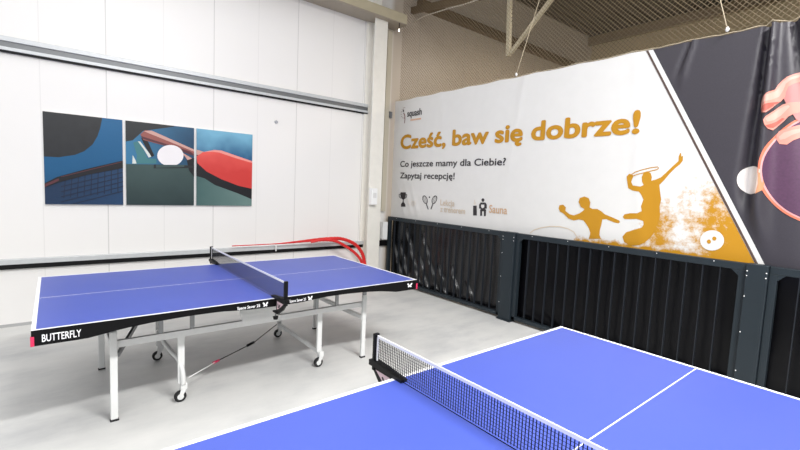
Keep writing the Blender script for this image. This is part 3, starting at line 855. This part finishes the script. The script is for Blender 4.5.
def btext(body, x0, x1, z0, cap, m, name, bold=0, off=.004, label=None):
    """one mesh per word"""
    glyphs(body)
    for wd in WORDS[body]:
        b = MB(); text_into(b, body, lambda u, v: Vector((x0 + (x1 - x0) * u, 0, z0 + cap * v)), m, bold, only=wd)
        finish(b, name, off, label)
btext('Cześć, baw się dobrze!', -5.632, -1.895, 2.252, .212, m_gold, 'headline_lettering', bold=.048, label='bold gold headline lettering')
btext('Co jeszcze mamy dla Ciebie?', -5.625, -3.480, 1.955, .092, m_text, 'question_lettering', bold=.02, label='black question lettering')
btext('Zapytaj recepcję!', -5.615, -4.368, 1.765, .092, m_text, 'answer_lettering', bold=.02)
btext('squash', -5.50, -5.15, 2.762, .10, m_text, 'logo_lettering', bold=.03)
# emblem: small figure with an arc of dots, and the thin orange line of the logo
em_p = []
lg = at(403.3, 110, 1, BY)
em_p.append((ell(lg.x + .01, lg.z - .015, .016, .022, 16), m_text))
em_p.append((strip([(lg.x + .02, lg.z - .05), (lg.x + .05, lg.z - .09), (lg.x + .06, lg.z - .15), (lg.x + .055, lg.z - .22)], .016), mat('logo maroon', (112, 44, 40), .5)))
for i in range(8):
    a = math.radians(80 + i * 28); em_p.append((ell(lg.x + .03 + .075 * math.cos(a), lg.z - .05 + .085 * math.sin(a), .007, .008, 8), mat('logo maroon', (112, 44, 40), .5)))
decal(em_p, 'logo_emblem', .004)
mo = mat('logo orange', (226, 164, 108), .5)
decal([(strip([(-5.41 + i * .026, 2.70), (-5.41 + i * .026 + .016, 2.70)], .026), mo) for i in range(10)], 'logo_tagline', .004)
# icons: trophy, rackets, sauna
Ki = lambda pts: BP(crop(390, 185, 5.714, pts))
tro = [(62, 42), (92, 42), (92, 62), (86, 78), (79, 84), (80, 98), (88, 110), (90, 124), (64, 124), (66, 110), (74, 98), (75, 84), (68, 78), (62, 62)]
decal([(Ki(tro), m_text), (Ki(strip([(63, 52), (54, 54), (56, 68), (66, 76)], 4)), m_text), (Ki(strip([(91, 52), (99, 56), (96, 70), (87, 76)], 4)), m_text)], 'trophy_icon', .004)
pr = []
for sx, cx in ((-1, 201), (1, 254)):
    e = ell(0, 0, 12, 23, 22); th = math.radians(sx * -22 if sx > 0 else 22) ; th = math.radians(-18 if sx < 0 else 20)
    e2 = [(cx + x * math.cos(th) - y * math.sin(th), 84 + x * math.sin(th) + y * math.cos(th)) for x, y in e]
    pr.append((Ki(strip(e2 + [e2[0]], 3.6)), m_text))
    for q in (-4, 4):
        l = [(cx + q * math.cos(th) - y * math.sin(th), 84 + q * math.sin(th) + y * math.cos(th)) for y in (-20, 20)]
        pr.append((Ki(strip(l, 1.6)), m_text))
    end = (cx - 46 * -math.sin(th) if False else cx + (-math.sin(th)) * 58, 84 + math.cos(th) * 58)
    st = (cx + (-math.sin(th)) * 23, 84 + math.cos(th) * 23)
    pr.append((Ki(strip([st, end], 5)), m_text))
pr.append((Ki(ell(226, 70, 4, 5, 12)), m_text))
decal(pr, 'rackets_icon', .004)
sau = [(Ki(ell(530, 86, 8.5, 10, 16)), m_text), (Ki([(516, 100), (544, 100), (552, 112), (552, 134), (540, 136), (548, 142), (546, 178), (536, 178), (535, 150), (525, 150), (525, 176), (514, 176), (514, 142), (520, 136), (508, 134), (508, 112)]), m_text),
       (Ki([(474, 118), (494, 118), (495, 174), (474, 174)]), m_text)]
decal(sau, 'sauna_icon', .004)
decal([(Ki([(520, 112), (538, 112), (538, 126), (529, 134), (520, 126)]), m_banner), (Ki(strip([(482, 112), (480, 104), (484, 96), (481, 84)], 2.4)), m_beige), (Ki(strip([(488, 112), (486, 104), (490, 98)], 2)), m_beige)], 'sauna_details', .0056)
def itext(body, a, b, cap, nm, m=m_beige):
    A = at(a[0], a[1], 1, BY); B = at(b[0], b[1], 1, BY)
    btext(body, A.x, B.x, A.z, cap, m, nm, bold=.02)
itext('Liga', (409, 204.2), (416.5, 205), .085, 'caption_lettering', mat('very faded print', (226, 220, 212), .5))
itext('Lekcja', (440.5, 205.2), (454.5, 206), .085, 'caption_lettering')
itext('z trenerem', (440.5, 211.6), (465, 213), .085, 'caption_lettering')
itext('Sauna', (489, 212.5), (507, 213.5), .10, 'caption_lettering', mat('warm beige print', (208, 172, 138), .5))

# grommet rope along the top edge of the banner
rp = MB(); pts = []
for i in range(140):
    x = X0 + .02 + (X1 - .04 - X0) * i / 139
    pts.append((x, BY - disp(x, ZT) - .004, scallop(x) + .008 + .004 * math.sin(x * 40)))
rp.tube(pts, .003, mat('beige cord', (206, 192, 166), .7), 6)
tag(rp.build('rope', loc=pts[0]), 'white rope laced along the top edge of the banner', 'rope')
def cord(a, b, label, sag=0):
    m = MB(); P = []
    for i in range(13):
        t = i / 12; v = Vector(a).lerp(Vector(b), t); v.z -= sag * 4 * t * (1 - t); P.append(v)
    m.tube(P, .0038, mat('beige cord', (206, 192, 166), .7), 6)
    m.tube([Vector(a) + Vector((0, 0, -.02)), Vector(a), Vector(a) + Vector((0, 0, .02))], [.008, .017, .008], m_tape, 8)
    tag(m.build('cord', loc=a), label, 'cord', 'cords holding the banner up')
cord((-3.393, 4.50, 3.07), (-2.62, 4.53, 5.575), 'thin white cord rising from the white part of the banner to the roof')
cord((-1.234, 4.47, 3.065), (-1.95, 4.53, 5.575), 'white cord knotted above the dark part of the banner')

# ================================================================== NETTING AND STEEL ABOVE THE BANNER
n = MB(); NY = 4.60; za, zb, xa, xb = 2.95, 5.58, -5.84, 2.0; P_ = .048
k = 0
m_netting = mat('dark brown netting', (130, 115, 92), .8)
def ribbon(a, b, w):
    a = Vector(a); b = Vector(b); d = (b - a).normalized(); s = Vector((d.z, 0, -d.x)) * w / 2
    n.bm.faces.new([n.bm.verts.new(p) for p in (a - s, b - s, b + s, a + s)])
n.mi(m_netting)
H_ = zb - za
x = xa - H_
while x < xb:
    for sgn in (1, -1):      # strands at +-45 degrees, clipped to the rectangle
        p0 = [x, za] if sgn > 0 else [x + H_, za]; p1 = [x + H_, zb] if sgn > 0 else [x, zb]
        lo, hi = max(min(p0[0], p1[0]), xa), min(max(p0[0], p1[0]), xb)
        if lo < hi:
            zf = (lambda q: za + (q - x)) if sgn > 0 else (lambda q: za + (x + H_ - q))
            ribbon((lo, NY + .001 * sgn, zf(lo)), (hi, NY + .001 * sgn, zf(hi)), .0042)
    x += P_
o = n.build('netting', recalc=False, loc=(xa, NY, za))
tag(o, 'dark diamond mesh netting hung above the banner up to the roof', 'netting')

br = thing('steel_bracing', (-3.64, 4.72, 3.36), 'tan V shaped steel bracing hanging from the roof behind the banner top', 'bracing')
def brl(px, py): v = at(px, py, 1, 4.72); return v - Vector((-3.64, 4.72, 3.36))
a = brl(508.5, 56); b1 = brl(510, -10); d1 = (b1 - a).normalized(); e1 = a + d1 * ((2.24 - a.z) / d1.z)
b2 = brl(551, 0); d2 = (b2 - a).normalized(); e2 = a + d2 * ((2.24 - a.z) / d2.z)
MB().bar(a, e1, .05, .05, m_tan, up=(0, 1, 0)).build('hanger_bar', br)
MB().bar(a + d2 * .05, e2, .045, .045, m_tan, up=(0, 1, 0)).build('diagonal_bar', br)
bb = MB(); v0 = at(402, 13, 1, 4.80); v1 = at(480, -4, 1, 4.80)
bb.bar((v0.x, 4.8, v0.z), (v1.x + 1.2, 4.8, v1.z + 1.2 * (v1.z - v0.z) / (v1.x - v0.x)), .06, .10, m_dbrown)
tag(bb.build('tie_bar', loc=(v0.x, 4.8, v0.z)), 'dark brown steel tie bar leaving the end of the tan wall beam', 'bar')
cb = MB(); cp = [at(413, 22, 1, 4.66), at(425, 16, 1, 4.66), at(434, 13, 1, 4.66), at(450, 8, 1, 4.66), at(468, 3, 1, 4.66), at(492, -7, 1, 4.66), at(520, -30, 1, 4.66)]
cb.tube(smooth_path(cp, 6), .009, mat('pale cable', (208, 200, 186), .5), 8)
tag(cb.build('cable', loc=cp[0]), 'pale cable looping from the wall beam toward the roof', 'cable')
# dark bar put in for the shadow band under the far roof
for y0, lab in ((10.6, 'dark brown roof purlin bar, put in for the shade at the head of the tan far wall'),):
    q = MB().box(WX + .02, 4.3, y0 - .06, y0 + .06, 5.38, 5.57, m_dbrown)
    tag(q.build('roof_shadow_bar', loc=(-.8, y0, 5.38)), lab, 'shadow')

# ================================================================== LIGHT
def area(name, loc, size, sy, e, col=(1, 1, 1), rot=(0, 0, 0)):
    d = bpy.data.lights.new(name, 'AREA'); d.shape = 'RECTANGLE'; d.size = size; d.size_y = sy; d.energy = e; d.color = col
    o = bpy.data.objects.new(name, d); C.objects.link(o); o.location = loc; o.rotation_euler = rot
    return o
area('key_fill_light', (1.6, 1.9, 5.2), .45, 2.4, 600, (1, .99, .97))
area('key_fill_light', (-2.2, .2, 5.3), 5.5, 5.5, 135, (1, .99, .98))  # broad soft fill added to lift the room, not a seen fixture
area('key_fill_light', (1.5, -2.0, 4.0), 3, 3, 100, (.97, .98, 1), (math.radians(35), math.radians(20), 0))  # weak fill added from behind the camera, no lamp known here
area('hall_fill_light', (-2.5, 7.2, 4.6), 3, 1.5, 120, (1, .86, .68))  # unseen light added to brighten the hall behind the netting
w = bpy.data.worlds.new('world'); bpy.context.scene.world = w; w.use_nodes = True
w.node_tree.nodes['Background'].inputs[0].default_value = (.95, .97, 1, 1); w.node_tree.nodes['Background'].inputs[1].default_value = .53
vs = bpy.context.scene.view_settings; vs.view_transform = 'Standard'; vs.look = 'None'; vs.exposure = 0
